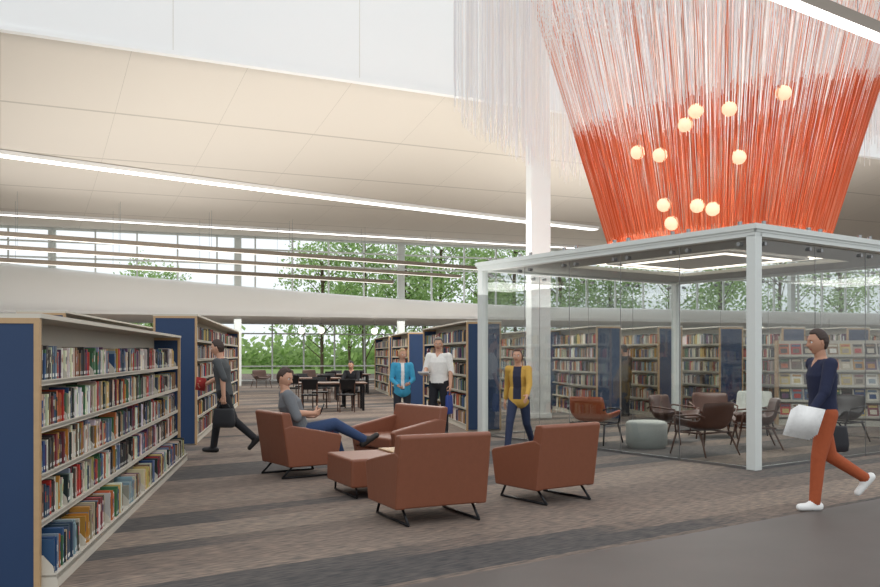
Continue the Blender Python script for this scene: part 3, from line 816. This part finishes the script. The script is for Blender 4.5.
WALK=dict(lean=5,legR=(26,2,14,2,98),legL=(-14,2,-46,2,52),armR=(-25,10,-2,8),armL=(28,10,50,2),head=(0,0))
SK='#c99a80'
def ex(mb,J,P,T,k):
    bag(mb,J['handL']+Vector((0,0,-.10)),.34,.28,.12,J['handL']+Vector((0,0,.0)))
    h=J['handR']; mb.obox(h+Vector((-.012,-.07,-.09)),(.024,0,0),(0,.15,.02),(0,-.02,.2),8)
person('man_walking_with_bag',(-3.28,13.1),(-1,.1),1.78,dict(lean=7,legR=(20,0,8,0,92),legL=(-24,0,-50,0,45),armR=(15,10,75,0),armL=(-28,12,0,4),head=(0,-12)),
  [SK,'#3b2d26','#4c5052','#1f2024','#1a1a1c','#a3302c','#2a2c30'],sleeve='short',extra=ex,hands=('grip','grip'))
person('woman_walking_in_yellow_cardigan',(1.22,13.3),(-.35,-1),1.66,WALK,[SK,'#4a2f22','#c9a04a','#2b3550','#2a2523','#2b2f45'],female=True,hairlen=.06,coat=.07)
person('woman_standing_in_blue_jacket',(-.70,15.9),(.15,-1),1.63,dict(lean=1,legR=(2,2,0,0,90),legL=(-1,2,-3,0,90),armR=(10,10,60,-25),armL=(10,10,70,-25),head=(20,-8)),
  [SK,'#b79a72','#3f9cc0','#2a2c34','#26221f','#e8e6e2'],female=True,hairlen=.03,coat=.035,hands=('grip','grip'))
def ex(mb,J,P,T,k):
    bag(mb,J['handL']+Vector((0,0,-.10)),.30,.34,.08,J['handL'])
    h=J['handR']; mb.obox(h+Vector((-.10,-.0,-.02)),(.2,0,0),(0,.14,.05),(0,-.006,.02),8)
person('man_standing_in_white_shirt',(-.02,16.0),(-.35,-1),1.84,dict(lean=0,legR=(3,3,0,0,90),legL=(-1,3,-3,0,90),armR=(12,12,80,-20),armL=(2,12,25,4),head=(15,-8),belt=1),
  [SK,'#6d665f','#eceae4','#23242a','#1d1b1a','#d8d8d8','#27408a'],sleeve='short',hands=('grip','grip'),extra=ex,bulk=1.06)
person('man_browsing_books',(4.5,20.9),(-.6,.8),1.76,dict(lean=2,legR=(3,2,0,0,90),legL=(-3,2,-5,0,90),armR=(4,8,12,2),armL=(25,8,70,-10),head=(0,-10)),
  [SK,'#2b211c','#2c3038','#23252b','#1a1a1a','#444444'])
def ex(mb,J,P,T,k):
    for i in range(5): mb.obox(J['handL']+Vector((-.045-.006*i,-.04-.015*i,-.17+.012*i)),(.003,0,0),(0,.26,.05),(0,-.08,.24),8)
    bag(mb,J['handR']+Vector((0,0,-.05)),.34,.26,.12,J['handR'])
person('man_walking_with_papers',(3.74,8.4),(-1,-.05),1.78,dict(lean=2,legL=(13,2,5,0,92),legR=(-16,2,-58,0,40),armL=(20,14,38,6),armR=(-34,12,-12,4),head=(0,-6)),
  ['#b98a70','#3a2b24','#1d2440','#a9532f','#efefec','#f3f3f0','#23242a'],hands=('grip','grip'),extra=ex,bulk=1.05)
# seated man with phone
def ex(mb,J,P,T,k):
    h=J['handR']; mb.obox(h+Vector((-.035,.012,-.03)),(.07,0,0),(0,.05,.13),(0,.008,-.003),9)
mp_=Vector(mc_loc)+b*.02
person('man_seated_with_phone',(mp_.x,mp_.y),(.95,.28),1.84,dict(lean=-20,legR=(103,-8,62,0,125),legL=(84,6,20,0,92),armR=(20,20,100,-30),armL=(18,24,85,-35),head=(-40,-14),thumbR=Vector((0,.3,1)),palmR=Vector((0,-1,0)),hfwd=.04),
  [SK,'#3d2c22','#6f7377','#2f4468','#2a2522','#6f7377'],sleeve='short',zfix=.545,hands=('grip','grip'),extra=ex,bulk=1.14)
person('person_seated_reading',(-2.46,24.18),(-.17,-1),1.72,dict(lean=12,legR=(88,6,4,0,90),legL=(86,6,0,0,90),armR=(35,10,78,-25),armL=(35,10,78,-25),head=(0,-18)),
  [SK,'#1e1a18','#1d1e22','#2a2b30','#1a1a1a','#333333'],zfix=.565)

# ------------------------------------------------------------ lights
def area(name,loc,rot,sx,sy,e,col=(1,.98,.95)):
    l=bpy.data.lights.new(name,'AREA'); l.shape='RECTANGLE'; l.size=sx; l.size_y=sy; l.energy=e; l.color=col
    o=bpy.data.objects.new(name,l); scene.collection.objects.link(o); o.location=loc; o.rotation_euler=rot; return o
area('linear_fixture_light',(-4,27,5.45),(0,0,TH),22,.4,850)
area('ceiling_fill_light',(-6,24,2.6),(RAD(180),0,-TH),22,12,950)  # added upward fill to brighten the ceiling evenly; no fixture on the shelves
area('ceiling_fill_light.001',(10,27,2.6),(RAD(180),0,-TH),16,8,700)  # second added ceiling fill, right-hand side
area('lower_ceiling_lights',(-4,41,3.15),(0,0,RAD(19)),30,4,900)
area('lower_ceiling_lights.001',(18,47,3.15),(0,0,RAD(19)),24,4,600)
area('aisle_lights',(6,25,5.2),(0,0,TH),18,.6,900)
area('pavilion_light',(4.62,15.2,3.04),(0,0,TH),2.2,2.2,110)
area('string_fill_light',(4.68,14.6,9.5),(0,0,0),4,4,110)  # unseen fill added above the sculpture to lighten the upper strings
pl=bpy.data.lights.new('sculpture_glow','POINT'); pl.energy=170; pl.color=(1,.92,.82); pl.shadow_soft_size=.4
o=bpy.data.objects.new('sculpture_glow',pl); scene.collection.objects.link(o); o.location=(4.68,14.6,5.0)
